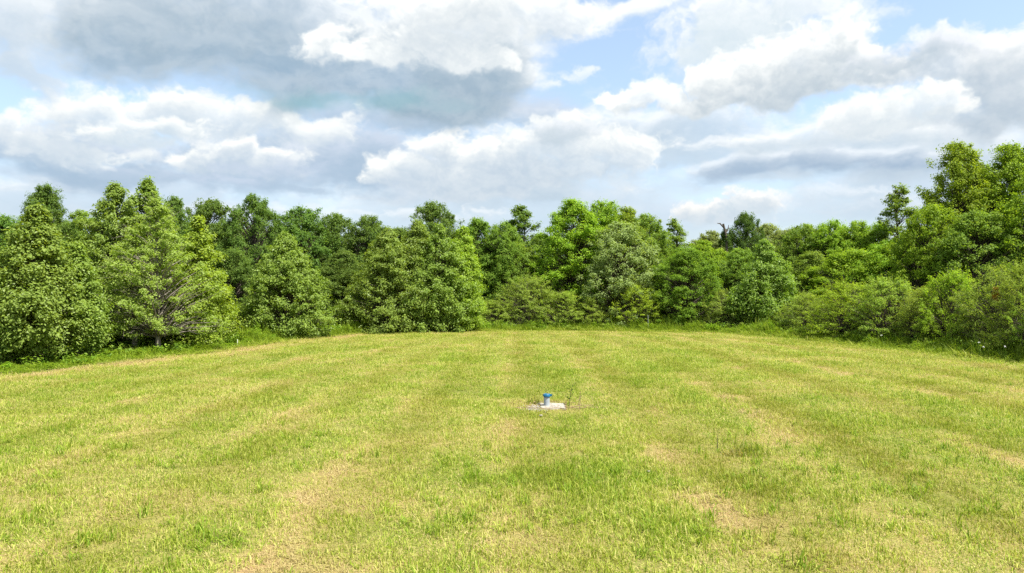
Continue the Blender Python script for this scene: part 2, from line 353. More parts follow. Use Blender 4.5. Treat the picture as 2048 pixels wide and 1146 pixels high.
def rowness(x, y):
    """dry raked lines, 0..1, and the continuous olive swaths the mower left between them"""
    yy = np.maximum(y, 0)
    wv = np.where(x > 0, 21.8 * np.sqrt(np.maximum(1 - (yy / 53.5) ** 5, .02)), 19.2 * np.sqrt(np.maximum(1 - (yy / 51.) ** 2.2, .02)))
    uu = x / wv + .012 * fbm(x / 4 + 2, y / 6 + 1, 3, 64)
    ph = (uu - .13) / .145; k = np.floor(ph + .5); fr = ph - k
    br = sst(.22, .62, .5 + .75 * fbm(x / 2.6 + k * 7, y / 5.5, 3, 66))           # the dry lines are broken
    row = np.exp(-((fr + .04 * fbm(x / 1.1, y / 1.1, 3, 67)) / .085) ** 2) * br
    f2 = (fr - .24 + .5) % 1 - .5
    olive = np.exp(-(np.abs(f2 + .05 * fbm(x / 1.6 + 4, y / 1.6, 3, 68)) / .20) ** 2.5) * (.72 + .5 * fbm(x / 3.5 + k * 3, y / 9 + 20, 3, 69))
    f3 = (ph * 2.0 + .35) % 1 - .5
    olive = np.maximum(olive, .45 * np.exp(-(np.abs(f3) / .16) ** 2) * sst(.3, .6, .5 + .6 * fbm(x / 3 + 9, y / 9 + 2, 3, 70)))
    return row * np.where(x < -2, .75, 1.0), np.clip(olive, 0, 1) * np.where(x < -2, .9, 1.0)
def dryness(x, y):
    s = sdf(x, y); row, ol = rowness(x, y)
    big = fbm(x / 8 + 3, y / 10 + 7, 4, 70); sm = fbm(x / 1.3 + 3, y / 1.3 + 7, 4, 74, .6)
    d = .37 + .16 * big + .42 * sm + .44 * row + .10 * ol
    patch = sst(.18, .5, fbm(x / 1.9 + 50, y / 1.5 + 30, 4, 80, .55)); d = d + .16 * patch
    near_left = np.exp(-((s + .2) / np.where(y < 36, 2.0, 1.2)) ** 2) * (x < -9) * sst(50, 44, y); d = d + .55 * near_left
    d = d + .15 * sst(14, 7.5, y) + .06 * np.clip(x / 15, -1, 1)
    d = d + .5 * np.exp(-(((x - .75) / .9) ** 2 + ((y - 18.6) / .7) ** 2))
    return np.clip(d, 0, 1.15), ol

# ---- ground sheets: one sheet to the horizon, dense where the field is
def ground():
    gx = np.concatenate([[-3000, -1200, -500, -220, -120, -70], np.arange(-45, 45.1, .3), [70, 120, 220, 500, 1200, 3000]])
    gy = np.concatenate([[-1500, -400, -120, -50, -20], np.arange(-2, 62, .3), [75, 100, 150, 260, 600, 1500, 4000]])
    X, Y = np.meshgrid(gx, gy); Z = gz(X, Y); nx, ny = len(gx), len(gy)
    i = (np.arange(ny - 1)[:, None] * nx + np.arange(nx - 1)[None]).ravel()
    fc = np.stack([i, i + 1, i + 1 + nx, i + nx], -1)
    d, ol = dryness(X, Y); s = sdf(X, Y)
    m = Mat('field_soil_and_thatch'); dr = m.attr('dry'); ou = m.attr('outside')
    f = m.math('ADD', m.math('ADD', dr, m.math('MULTIPLY', m.math('SUBTRACT', m.noise(9, 5, .7), .5), .9)), m.math('MULTIPLY', m.math('SUBTRACT', m.noise(2.2, 4, .6), .5), .5))
    c = m.ramp(f, [(.05, (.10, .12, .022)), (.4, (.18, .175, .045)), (.7, (.25, .20, .07)), (1, (.28, .19, .09))])
    litter = m.ramp(m.noise(3, 6, .7), [(.35, (.020, .026, .010)), (.65, (.055, .050, .022))])
    c = m.mix(ou, c, litter); bm = m.noise(26, 4, .7)
    mt = m.done(m.principled(c, .95, .05, bm, .8, .05))
    me = mesh_np('ground', np.stack([X, Y, Z], -1).reshape(-1, 3), fc, [mt], {'dry': ('POINT', d.ravel()), 'outside': ('POINT', sst(-.1, .8, s + .3 * fbm(X, Y, 2, 5)).ravel())}, True)
    tag(link('ground', me), kind='structure')
ground()
print('ground', round(time.time() - T0, 1))

# ------------------------------------------------------------------ grass
def blades(rs, n, half, hgt, wid, lean, flat, curl=.5, tint=(0, 1)):
    """n curved blades on a square patch: arrays of verts, quads and per-face tint"""
    p = np.zeros((n, 3)); p[:, :2] = rs.uniform(-half, half, (n, 2))
    az = rs.uniform(0, 2 * math.pi, n); hh = hgt * np.exp(rs.normal(0, .38, n)); w = wid * rs.uniform(.7, 1.4, n)
    ln = np.abs(rs.normal(0, lean, n)); ln = np.where(rs.rand(n) < flat, rs.uniform(1.2, 1.5, n), ln)
    dirh = np.stack([np.cos(az), np.sin(az), 0 * az], -1); side = np.stack([-np.sin(az), np.cos(az), 0 * az], -1)
    tw = rs.uniform(-.9, .9, n); side = norm(side * np.cos(tw)[:, None] + dirh * np.sin(tw)[:, None])
    rows = []
    for t, ww in ((0, .8), (.5, 1.0), (1, .12)):
        a = ln * (1 + curl * t) * (.55 + .6 * t); a = np.minimum(a, 1.62)
        c = p + hh[:, None] * t * (np.sin(a)[:, None] * dirh + np.cos(a)[:, None] * np.array([0, 0, 1.]))
        c[:, 2] += .008
        c[:, 2] = np.maximum(c[:, 2], .006)
        rows += [c - side * (w * ww * .5)[:, None], c + side * (w * ww * .5)[:, None]]
    v = np.stack(rows, 1).reshape(-1, 3); b = np.arange(n)[:, None] * 6
    q = np.concatenate([b + np.array([[0, 1, 3, 2]]), b + np.array([[2, 3, 5, 4]])], 1).reshape(-1, 4)
    tn = np.repeat(np.clip(rs.uniform(tint[0], tint[1], n) + np.where(ln > 1.15, .25, 0), 0, 1.2), 2)
    return v, q, tn
def grass_mat():
    m = Mat('grass_blade'); dr = m.attr('dry', 'INSTANCER'); gr = m.attr('olive', 'INSTANCER'); t = m.attr('tint')
    f = m.math('ADD', m.math('MULTIPLY', dr, .78), m.math('MULTIPLY', m.math('SUBTRACT', t, .44), 1.15))
    c = m.ramp(f, [(.0, (.16, .255, .014)), (.2, (.275, .36, .024)), (.46, (.425, .455, .082)), (.74, (.53, .475, .17)), (1, (.50, .395, .19))])
    c = m.mix(m.math('MULTIPLY', gr, .62), c, (.215, .215, .018))
    d = m.principled(c, .6, .25); tr = m.n('ShaderNodeBsdfTranslucent'); m.l(m.mix(1.0, c, (1.1, 1.1, .7), 'MULTIPLY'), tr.inputs[0])
    mx = m.n('ShaderNodeMixShader'); mx.inputs[0].default_value = .42; m.l(d, mx.inputs[1]); m.l(tr.outputs[0], mx.inputs[2])
    return m.done(mx.outputs[0])
M['grass'] = grass_mat()
def gn_scatter(name, pts, attrs, sources, kind='stuff', label=None):
    """points that carry a patch each; the patches sit in a collection of their own"""
    col = bpy.data.collections.new(name + '_patches')
    for i, me in enumerate(sources): col.objects.link(bpy.data.objects.new('%s_patch_%02d' % (name, i), me))
    me = bpy.data.meshes.new(name); me.vertices.add(len(pts)); me.vertices.foreach_set('co', np.asarray(pts, np.float32).ravel())
    for k, v in attrs.items():
        if k == 'idx': at = me.attributes.new(k, 'INT', 'POINT'); at.data.foreach_set('value', np.asarray(v, np.int32))
        else: at = me.attributes.new(k, 'FLOAT', 'POINT'); at.data.foreach_set('value', np.asarray(v, np.float32))
    me.update()
    o = link(name, me); tag(o, kind=kind)
    g = bpy.data.node_groups.new(name, 'GeometryNodeTree')
    g.interface.new_socket('Geometry', in_out='INPUT', socket_type='NodeSocketGeometry'); g.interface.new_socket('Geometry', in_out='OUTPUT', socket_type='NodeSocketGeometry')
    nn = g.nodes; gi = nn.new('NodeGroupInput'); go = nn.new('NodeGroupOutput'); ip = nn.new('GeometryNodeInstanceOnPoints')
    ci = nn.new('GeometryNodeCollectionInfo'); ci.inputs[0].default_value = col; ci.inputs['Separate Children'].default_value = True; ci.inputs['Reset Children'].default_value = True
    def na(n, t):
        a = nn.new('GeometryNodeInputNamedAttribute'); a.data_type = t; a.inputs[0].default_value = n; return a.outputs[0]
    cx = nn.new('ShaderNodeCombineXYZ'); g.links.new(na('rot', 'FLOAT'), cx.inputs[2])
    cs = nn.new('ShaderNodeCombineXYZ'); sc = na('scl', 'FLOAT'); g.links.new(na('scw', 'FLOAT'), cs.inputs[0]); g.links.new(na('scw', 'FLOAT'), cs.inputs[1]); g.links.new(sc, cs.inputs[2])
    g.links.new(gi.outputs[0], ip.inputs['Points']); g.links.new(ci.outputs[0], ip.inputs['Instance']); ip.inputs['Pick Instance'].default_value = True
    g.links.new(na('idx', 'INT'), ip.inputs['Instance Index']); g.links.new(cx.outputs[0], ip.inputs['Rotation']); g.links.new(cs.outputs[0], ip.inputs['Scale'])
    g.links.new(ip.outputs[0], go.inputs[0])
    md = o.modifiers.new('scatter', 'NODES'); md.node_group = g
    return o
def in_view(x, y, mx=1.5):
    return (np.abs(x) < .76 * y + mx) & (y > 5.8)
def make_grass():
    rs = np.random.RandomState(11); src = []
    P = .30
    for i in range(3): src.append(mesh_np('short_patch', *_b(blades(rs, 300, P, .052, .008, .75, .30, .7)))) # mown, mixed
    for i in range(3): src.append(mesh_np('tuft_patch', *_b(blades(rs, 260, P, .078, .009, .5, .12, .6, (0, .8)))))  # greener and taller
    for i in range(2): src.append(mesh_np('thatch_patch', *_b(blades(rs, 300, P, .085, .0075, .9, .72, .4, (.35, 1.0))))) # lying clippings
    for i in range(2): src.append(mesh_np('coarse_tuft', *_b(blades(rs, 20, .09, .13, .011, .45, .03, .9, (.1, .6)))))      # single coarse tufts
    pts = []; A = {k: [] for k in ('idx', 'rot', 'scl', 'scw', 'dry', 'olive')}
    for lo, hi, st, sw in ((5.8, 16, .34, 1.0), (16, 28, .40, 1.2), (28, 52, .52, 1.55)):
        gx, gy = np.meshgrid(np.arange(-24, 25, st), np.arange(lo, hi, st)); gx = gx.ravel() + rs.uniform(-st, st, gx.size) * .5; gy = gy.ravel() + rs.uniform(-st, st, gy.size) * .5
        s = sdf(gx, gy); k = in_view(gx, gy) & (s < .35); pad = (np.abs(gx - 1.09) < .42) & (np.abs(gy - 18.78) < .58); k &= ~pad
        gx, gy = gx[k], gy[k]; d, ol = dryness(gx, gy); n = len(gx); r = rs.rand(n)
        tall = sst(.05, .5, fbm(gx / 2.3, gy / 2.3, 3, 90)) * .75 + .12
        idx = np.where(r < sst(.62, 1.0, d) * .95, 6 + rs.randint(0, 2, n), np.where(rs.rand(n) < tall, 3 + rs.randint(0, 3, n), rs.randint(0, 3, n)))
        pts.append(np.stack([gx, gy, gz(gx, gy) - .006], -1)); A['idx'].append(idx); A['rot'].append(rs.uniform(0, 6.28, n)); A['scl'].append(rs.uniform(.75, 1.25, n)); A['scw'].append(np.full(n, sw) * rs.uniform(.9, 1.1, n))
        A['dry'].append(np.clip(d + rs.normal(0, .05, n), 0, 1.2)); A['olive'].append(ol)
        # scattered coarse tufts
        nt_ = int(n * (.5 if lo < 10 else .3)); q = rs.randint(0, n, nt_); tx = gx[q] + rs.uniform(-.3, .3, nt_); ty = gy[q] + rs.uniform(-.3, .3, nt_)
        kk = (np.abs(tx - .99) > .5) | (np.abs(ty - 18.78) > .6); kk &= sdf(tx, ty) < 0; kk &= fbm(tx / 1.6 + 9, ty / 1.6, 3, 93) > -.12; tx, ty = tx[kk], ty[kk]; n = len(tx); d, ol = dryness(tx, ty)
        pts.append(np.stack([tx, ty, gz(tx, ty) - .004], -1)); A['idx'].append(8 + rs.randint(0, 2, n)); A['rot'].append(rs.uniform(0, 6.28, n)); A['scl'].append(rs.uniform(.5, 1.25, n) * np.where(ty < 14, 1.3, 1)); A['scw'].append(rs.uniform(.6, 1.3, n))
        A['dry'].append(np.clip(d - .22 + rs.normal(0, .08, n), 0, 1.2)); A['olive'].append(ol * 0)
    gn_scatter('grass', np.concatenate(pts), {k: np.concatenate(v) for k, v in A.items()}, src)
    print('grass instances', sum(len(p) for p in pts))
def _b(t): return t[0], t[1], [M['grass']], {'tint': ('FACE', t[2])}
make_grass()
print('grass', round(time.time() - T0, 1))

# ------------------------------------------------------------------ trees
def leaf_arrays(pos, nrm, tip, size, width=.62):
    nrm = norm(nrm); tip = norm(tip - nrm * np.sum(tip * nrm, -1, keepdims=True)); sd_ = np.cross(nrm, tip); s = size[:, None]
    v = np.stack([pos - tip * s * .5, pos + sd_ * s * width * .5 + nrm * s * .10 - tip * s * .06, pos + tip * s * .5 - nrm * s * .10, pos - sd_ * s * width * .5 + nrm * s * .10 - tip * s * .06], 1).reshape(-1, 3)
    return v, np.arange(len(pos) * 4).reshape(-1, 4)
def clump_leaves(rs, C, D, dims, n, up=.75, rnd=.55, hollow=2.4, outw=.35):
    """leaves in flattened clumps. C centres, D outward direction, dims (along, across, up) per clump, n leaves per clump"""
    k = len(C); D = norm(D); S_ = norm(np.cross(D, np.array([0, 0, 1.])) + 1e-6); U = np.cross(S_, D); U = np.where(U[:, 2:] < 0, -U, U)
    q = norm(rs.normal(0, 1, (k, n, 3))) * (rs.rand(k, n, 1) ** (1 / hollow))
    dims = np.broadcast_to(np.asarray(dims, float), (k, 3))
    p = C[:, None] + (q[..., :1] * dims[:, None, :1]) * D[:, None] + (q[..., 1:2] * dims[:, None, 1:2]) * S_[:, None] + (q[..., 2:] * dims[:, None, 2:]) * U[:, None]
    p[..., 2] -= .18 * dims[:, None, 0] * q[..., 0] ** 2 * np.sign(np.maximum(q[..., 0], 0))
    od = norm(p - C[:, None]); nr = norm(np.array([0, 0, up]) + .6 * od + rnd * rs.normal(0, 1, (k, n, 3)) + outw * D[:, None])
    tp = norm(.7 * od + .5 * D[:, None] + .6 * rs.normal(0, 1, (k, n, 3)) + np.array([0, 0, -.25]))
    return p.reshape(-1, 3), nr.reshape(-1, 3), tp.reshape(-1, 3)
PROF = {
    'pyramid': lambda t: np.maximum(1 - t ** 1.5, 0) ** .66 * np.minimum(1, .74 + t / .25 * .28),
    'cone': lambda t: np.maximum(1 - t, 0) ** .9 * np.minimum(1, .7 + t / .2 * .3),
    'round': lambda t: np.maximum(1 - (2 * np.clip(t, 0, 1) * .93 - .86 + .0) ** 2, 0) ** .5 * .98 + .02,
    'dome': lambda t: np.maximum(1 - np.clip(t, 0, 1) ** 3.0, 0) ** .6,
    'vase': lambda t: np.clip(.35 + .9 * t, 0, 1) * np.maximum(1 - np.clip((t - .55) / .45, 0, 1) ** 2, 0) ** .5,
    'egg': lambda t: np.maximum(1 - np.clip(t, 0, 1) ** 1.7, 0) ** .68 * np.minimum(1, .85 + t),
    'column': lambda t: np.maximum(1 - t ** 3, 0) ** .6 * (.8 + .2 * np.minimum(1, t / .15)),
}
def make_tree(seed, h, R, prof='pyramid', base=.03, n=190, nl=110, leaf=.13, dims=(.55, .42, .24), rise=.55, lobes=.22, inner=.42, trunk=.11, bark='bark', leafm='syc', droop=0., up=.75, rnd=.55, wid=.62, twig=0, thin=1.0, trunks=1, fill=.35, nlob=0, lobr=.36, outw=.35, shell=.42):
    """trunk + limbs mesh and crown mesh of one tree, centred on its base"""
    rs = np.random.RandomState(seed); pf = PROF[prof]
    t = []; 
    while len(t) < n:                                               # clump heights, more where the crown is wide
        c = rs.rand(4 * n); t += list(c[rs.rand(4 * n) < pf(c) * .85 + .12])
    t = np.array(t[:n]); t[: max(2, n // 40)] = rs.uniform(.93, 1.0, max(2, n // 40))
    az = rs.uniform(0, 2 * math.pi, n)
    lob = 1 + lobes * (.6 * np.sin(az * 2 + rs.uniform(0, 6) + t * 4) + .6 * np.sin(az * 3 + rs.uniform(0, 6) - t * 7) + .5 * np.sin(az * 5 + rs.uniform(0, 6) + t * 9)) + rs.normal(0, .07, n)
    rho = R * pf(t) * lob * (1 - inner * rs.rand(n) ** 2.0); rho = np.maximum(rho - dims[0] * .45, .02)
    z = h * (base + (1 - base) * t) - dims[2] * .5
    lean = rs.normal(0, .02, 2)
    C = np.stack([rho * np.cos(az) + lean[0] * z, rho * np.sin(az) + lean[1] * z, z], -1)
    D = np.stack([np.cos(az), np.sin(az), .25 + .5 * t - droop], -1)
    dm = np.array(dims)[None] * rs.uniform(.65, 1.3, (n, 1)) * (1 - .35 * t[:, None])
    C0, D0 = C.copy(), D.copy()
    if nlob:                                                        # crown of rounded boughs, each bough covered with sprays
        tl = np.sort((np.arange(nlob) + rs.rand(nlob)) / nlob) ** .8; al = np.cumsum(rs.uniform(1.9, 2.9, nlob)); lr = R * lobr * rs.uniform(.7, 1.25, nlob) * (1 - .25 * tl)
        rl = np.maximum(R * pf(tl) * rs.uniform(.75, 1.12, nlob) - lr * .8, 0) ; zl = h * (base + (1 - base) * tl); zl = np.minimum(zl, h - lr * .85)
        LC = np.stack([rl * np.cos(al), rl * np.sin(al), zl], -1); li = rs.choice(nlob, n, p=lr ** 2 / np.sum(lr ** 2))
        dv = norm(rs.normal(0, 1, (n * 4, 3)) + np.array([0, 0, .35])); dv = dv[dv[:, 2] > -.55][:n]
        outl = np.stack([np.cos(al), np.sin(al), 0 * al], -1)[li]; bad = np.sum(dv * outl, -1) < -.5; dv[bad] = norm(dv[bad] + outl[bad] * 1.2)
        rf = np.where(rs.rand(n, 1) < .16, rs.uniform(1.1, 1.42, (n, 1)), rs.uniform(.55, 1.1, (n, 1))); C = LC[li] + dv * lr[li][:, None] * rf * np.array([1, 1, .82]); ks = rs.rand(n) < shell; C[ks] = C0[ks] * (1 + rs.normal(0, .06, (ks.sum(), 1))); dv[ks] = norm(D0[ks] + rs.normal(0, .3, (ks.sum(), 3))); C[:, 2] = np.clip(C[:, 2], .15, h); D = norm(dv + np.array([0, 0, .1 - droop]))
        dm = np.array(dims)[None] * rs.uniform(.7, 1.45, (n, 1)) * np.where(rf > 1.1, .62, 1); rho = np.hypot(C[:, 0], C[:, 1]); z = C[:, 2]
    # trunk(s)
    T = Tubes(); tips = []
    for q in range(trunks):
        zz = np.linspace(0, h * .93, 9); wob = np.cumsum(rs.normal(0, .02, (9, 2)), 0) * h * .12; off = rs.normal(0, .12, 2) * (q > 0) * 2
        tr = np.stack([wob[:, 0] + lean[0] * zz + off[0] * (1 + zz / h), wob[:, 1] + lean[1] * zz + off[1] * (1 + zz / h), zz], -1); tr[0, 2] = -.12
        rr = trunk * (1 - .9 * (zz / h)) * np.where(zz == 0, 1.35, 1); T.add(tr, rr, 8); tips.append((tr, zz, rr))
    for i in range(n):
        tr, zz, rr = tips[i % trunks]
        za = np.clip(z[i] - rise * rho[i] - .1, max(.05, base * .8) * h, h * .9); a = np.array([np.interp(za, zz, tr[:, j]) for j in range(3)]); ra = np.interp(za, zz, rr)
        e = C[i]; mid = (a + e) / 2 + np.array([0, 0, (.10 + droop * .4) * np.linalg.norm(e - a)]) + rs.normal(0, .05, 3) * R * .3
        r0 = min(ra * .5, .012 + .011 * np.linalg.norm(e - a)); T.add(np.stack([a, (a + mid) / 2 + rs.normal(0, .02, 3), mid, e]), [r0, r0 * .8, r0 * .6, .005], 4)
        for w_ in range(twig):                                      # bare twigs beyond the leaves
            d2 = norm(D[i] + rs.normal(0, .55, 3)); L = dims[0] * rs.uniform(.8, 1.7); s0 = e * rs.uniform(.75, 1) + a * 0 if False else a + (e - a) * rs.uniform(.5, 1)
            T.add(np.stack([s0, s0 + d2 * L * .5 + rs.normal(0, .04, 3), s0 + d2 * L + rs.normal(0, .05, 3)]), [.008, .006, .003], 3)
    # leaves
    p, nr, tp = clump_leaves(rs, C, D, dm, nl, up, rnd, 1.5, outw)
    ct = np.repeat(rs.rand(n), nl)
    if fill:                                                        # smaller sprays farther in along the limbs
        kf = int(n * fill); ii = rs.randint(0, n, kf); C2 = C[ii] * np.array([.62, .62, 1]) - np.array([0, 0, .12 * h * .3]) + rs.normal(0, .12, (kf, 3)) * R * .5; C2[:, 2] = np.maximum(C2[:, 2], .2)
        p2, nr2, tp2 = clump_leaves(rs, C2, D[ii], dm[ii] * .9, nl // 2, up, rnd); p = np.concatenate([p, p2]); nr = np.concatenate([nr, nr2]); tp = np.concatenate([tp, tp2]); ct = np.concatenate([ct, np.repeat(rs.rand(kf), nl // 2)])
    k = (p[:, 2] > .04) & (rs.rand(len(p)) < thin); p, nr, tp, ct = p[k], nr[k], tp[k], ct[k]
    sz = leaf * np.exp(rs.normal(0, .28, len(p)))
    v, f = leaf_arrays(p, nr, tp, sz, wid)
    tint = np.clip(.25 * ct + .75 * rs.rand(len(p)) ** 1.3, 0, 1)
    crown = mesh_np('crown', v, f, [M[leafm]], {'tint': ('FACE', tint)})
    return T.mesh('trunk', M[bark]), crown, (h, R)
def at(px, d): return (px - 1024) / F * d
def hgt(top, d): return EYE + (573 - top) / F * d
PROTO = {}
def plant(name, label, cat, group, px, d, top, hw, proto, leafm=None, rz=None):
    """a copy of a prototype tree at its own place, height and width"""
    global _rs
    tm, cm, (h0, R0) = PROTO[proto]; x = at(px, d); H = hgt(top, d); Rr = hw / F * d
    root = empty(name, (x, d, float(gz(x, d)) - .02), _rs.uniform(0, 6.28) if rz is None else rz)
    root.scale = (Rr / R0, Rr / R0, H / h0); tag(root, label, cat, group)
    link('trunk', tm, root); c = link('crown', cm, root)
    if leafm: c.material_slots[0].link = 'OBJECT'; c.material_slots[0].material = M[leafm]
    return root
def grow(name, label, cat, group, px, d, top, hw, seed, **kw):
    """a tree grown for one place only"""
    H = hgt(top, d); Rr = hw / F * d; tm, cm, _ = make_tree(seed, H, Rr, **kw); x = at(px, d)
    root = empty(name, (x, d, float(gz(x, d)) - .02)); tag(root, label, cat, group); link('trunk', tm, root); link('crown', cm, root)
    return root
_rs = np.random.RandomState(77)
SY = dict(prof='pyramid', n=500, nl=88, leaf=.115, dims=(.60, .52, .36), rise=.5, lobes=.13, trunk=.12, rnd=.55, up=.7, outw=.35, fill=.25, inner=.40)
GS = 'sycamores along the field edge'; GB = 'trees behind the front row'; GR = 'trees beyond the shrubs on the right'; GH = 'shrubs along the field edge'
def trees():
    # -- front row, each grown for its place
    f = lambda label, px, d, top, hw, seed, **kw: grow('sycamore_tree', label, 'tree', GS, px, d, top, hw, seed, **{**SY, **kw})
    f('bushy green sycamore cut off by the left edge of the picture', -58, 28.0, 452, 92, 101, base=.07)
    f('sycamore with pale pointed top at far left, in front of a darker tree', 66, 29.3, 403, 110, 102, base=.11)
    f('low sycamore skirt of drooping leafy boughs over deep shade at left', 150, 30.8, 484, 68, 103, n=330, base=.15)
    f('tallest left sycamore, first of its two side by side tops', 240, 37, 366, 118, 104, leafm='syc')
    f('tallest left sycamore, second and highest of two side by side tops', 290, 38, 355, 112, 105)
    f('yellow green sycamore at the right side of the thin twiggy tree', 392, 37.0, 427, 80, 106, leafm='sycy', n=340)
    f('thin leaved sycamore with bare grey twigs and brown trunk showing', 316, 34.3, 398, 136, 107, leafm='bare', bark='barkg', nl=112, leaf=.085, twig=2, fill=.2, inner=.8, base=.12, trunk=.12, n=260, rise=.7, dims=(.5, .4, .22))
    f('slender twiggy sycamore with a straight trunk beside the thin leaved one', 268, 34.6, 452, 66, 108, leafm='bare', bark='barkg', nl=85, leaf=.10, twig=2, base=.22, trunk=.12, n=120, inner=.7)
    f('lone cone shaped sycamore standing clear in front of dark woods', 575, 43.3, 464, 100, 109)
    f('broad sycamore at the left of the dense middle clump', 778, 47.8, 454, 94, 110)
    f('sycamore with the highest tip in the dense middle clump', 834, 49.5, 439, 86, 111)
    f('sycamore with a broad pale front, right of the highest tip in the clump', 876, 48.6, 447, 84, 112)
    f('narrow yellow green sycamore at the right end of the middle clump', 915, 49.6, 449, 62, 113, leafm='sycy')
    f('sparkling young sycamore among shrubs, right of the dark ivy snag', 1532, 49.3, 478, 74, 114, lobes=.24)
    # -- prototypes that several trees share
    L_ = dict(fill=.30, rnd=.5, up=.62, outw=.6, n=640, nl=80, inner=.25)
    PROTO['dome1'] = make_tree(201, 10.5, 3.9, 'dome', base=.10, leaf=.135, dims=(.50, .48, .34), trunk=.2, leafm='dark', rise=.7, nlob=40, lobr=.24, **L_)
    PROTO['dome2'] = make_tree(202, 10.5, 3.9, 'dome', base=.07, leaf=.135, dims=(.50, .48, .34), trunk=.2, leafm='mid', rise=.8, nlob=34, lobr=.26, **L_)
    PROTO['round1'] = make_tree(203, 10, 3.7, 'dome', base=.08, leaf=.135, dims=(.48, .46, .34), trunk=.2, leafm='mid', rise=.8, nlob=48, lobr=.22, **L_)
    PROTO['tier'] = make_tree(204, 10.5, 4.2, 'egg', base=.06, leaf=.14, dims=(.60, .52, .27), trunk=.2, leafm='mid', rise=.5, droop=.1, nlob=40, lobr=.25, **L_)
    PROTO['lush'] = make_tree(210, 13, 4.2, 'egg', base=.06, leaf=.135, dims=(.52, .48, .34), trunk=.2, leafm='bright', rise=.8, nlob=60, lobr=.20, **{**L_, 'n': 760})
    PROTO['open'] = make_tree(205, 13, 2.2, 'egg', base=.34, n=210, nl=50, leaf=.14, dims=(.42, .40, .26), trunk=.15, leafm='mid', rise=.9, nlob=22, lobr=.28, fill=.1, rnd=.5, up=.6, shell=.15)
    PROTO['spire'] = make_tree(211, 11, 2.0, 'dome', base=.2, n=240, nl=56, leaf=.15, dims=(.42, .36, .24), trunk=.15, leafm='ivy', rise=.5, fill=.2, nlob=16, lobr=.34, rnd=.5)
    Sh = dict(up=.9, outw=.45, fill=.25, rnd=.45)
    PROTO['shrub1'] = make_tree(206, 3.6, 2.2, 'dome', base=.06, n=330, nl=70, leaf=.075, dims=(.42, .24, .12), trunk=.05, leafm='shrub', rise=.9, trunks=4, twig=1, droop=.0, wid=.5, nlob=22, lobr=.32, **Sh)
    PROTO['shrub2'] = make_tree(207, 3.8, 2.4, 'dome', base=.06, n=340, nl=70, leaf=.075, dims=(.58, .25, .09), trunk=.05, leafm='shrub', rise=.8, trunks=4, twig=1, droop=.05, wid=.48, nlob=24, lobr=.31, **Sh)
    PROTO['shrub3'] = make_tree(208, 3.4, 2.0, 'dome', base=.08, n=290, nl=66, leaf=.075, dims=(.40, .26, .13), trunk=.05, leafm='brown', rise=.9, trunks=5, twig=2, droop=.0, wid=.5, nlob=19, lobr=.33, **Sh)
    PROTO['column'] = make_tree(209, 10, 1.5, 'column', base=.05, n=260, nl=60, leaf=.14, dims=(.40, .38, .26), lobes=.25, trunk=.2, leafm='ivy')
    p = lambda label, px, d, top, hw, proto, leafm=None, name='woodland_tree', cat='tree', group=GB: plant(name, label, cat, group, px, d, top, hw * 1.28, proto, leafm)
    # -- behind the left sycamores
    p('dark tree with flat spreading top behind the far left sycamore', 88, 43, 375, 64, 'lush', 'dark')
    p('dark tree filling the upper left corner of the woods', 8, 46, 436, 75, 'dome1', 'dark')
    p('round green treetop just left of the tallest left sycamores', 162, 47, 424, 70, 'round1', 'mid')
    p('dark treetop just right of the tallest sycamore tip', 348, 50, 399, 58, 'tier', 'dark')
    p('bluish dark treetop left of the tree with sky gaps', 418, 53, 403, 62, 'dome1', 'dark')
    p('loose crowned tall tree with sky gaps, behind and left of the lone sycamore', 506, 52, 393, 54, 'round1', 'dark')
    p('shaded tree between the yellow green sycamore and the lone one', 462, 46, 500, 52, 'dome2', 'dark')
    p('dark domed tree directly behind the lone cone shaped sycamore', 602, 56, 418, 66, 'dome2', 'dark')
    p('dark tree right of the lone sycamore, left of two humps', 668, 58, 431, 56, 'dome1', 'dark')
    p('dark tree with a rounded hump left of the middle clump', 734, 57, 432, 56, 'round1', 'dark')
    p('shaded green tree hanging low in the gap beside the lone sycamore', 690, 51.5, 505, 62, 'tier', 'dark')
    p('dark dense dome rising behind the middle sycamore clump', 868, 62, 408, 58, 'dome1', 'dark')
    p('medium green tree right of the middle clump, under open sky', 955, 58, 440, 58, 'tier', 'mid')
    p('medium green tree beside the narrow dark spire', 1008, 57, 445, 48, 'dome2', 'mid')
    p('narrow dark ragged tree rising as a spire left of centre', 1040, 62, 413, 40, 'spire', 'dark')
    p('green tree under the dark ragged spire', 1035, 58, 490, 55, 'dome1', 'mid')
    p('large bright yellow green tree, the tallest at the middle', 1145, 57, 403, 84, 'lush', 'bright')
    p('bright rounded treetop right beside the tallest middle tree', 1205, 60, 405, 58, 'dome2', 'bright')
    p('bright green treetop behind the pale drooping maple', 1256, 61, 417, 58, 'round1', 'bright')
    p('green treetop at the right shoulder of the bright middle group', 1292, 60, 432, 50, 'dome1', 'mid')
    p('pale grey green maple with drooping boughs down to the shrubs', 1240, 54, 446, 66, 'dome2', 'pale')
    p('small open crowned tree alone against the sky right of the bright group', 1350, 64, 440, 36, 'open', 'mid')
    p('yellowish rounded tree behind the deep green maple', 1408, 60, 484, 56, 'round1', 'bright')
    p('deep green maple with leaves to the ground near the metal post', 1372, 52, 497, 58, 'dome2', 'maple')
    p('pale distant treetop left of the broken snag', 1425, 88, 463, 48, 'round1', 'far')
    p('pale distant treetop right of the dark round tree', 1535, 88, 451, 52, 'dome1', 'far')
    p('pale distant treetop above the sparkling young sycamore', 1578, 82, 461, 46, 'dome2', 'far')
    p('dark round topped tree right beside the broken snag', 1492, 66, 430, 40, 'dome1', 'ivy')
    p('green tree between the dark snag and the young sycamore', 1480, 56, 500, 48, 'dome1', 'mid')
    r = lambda *a: p(*a, group=GR)
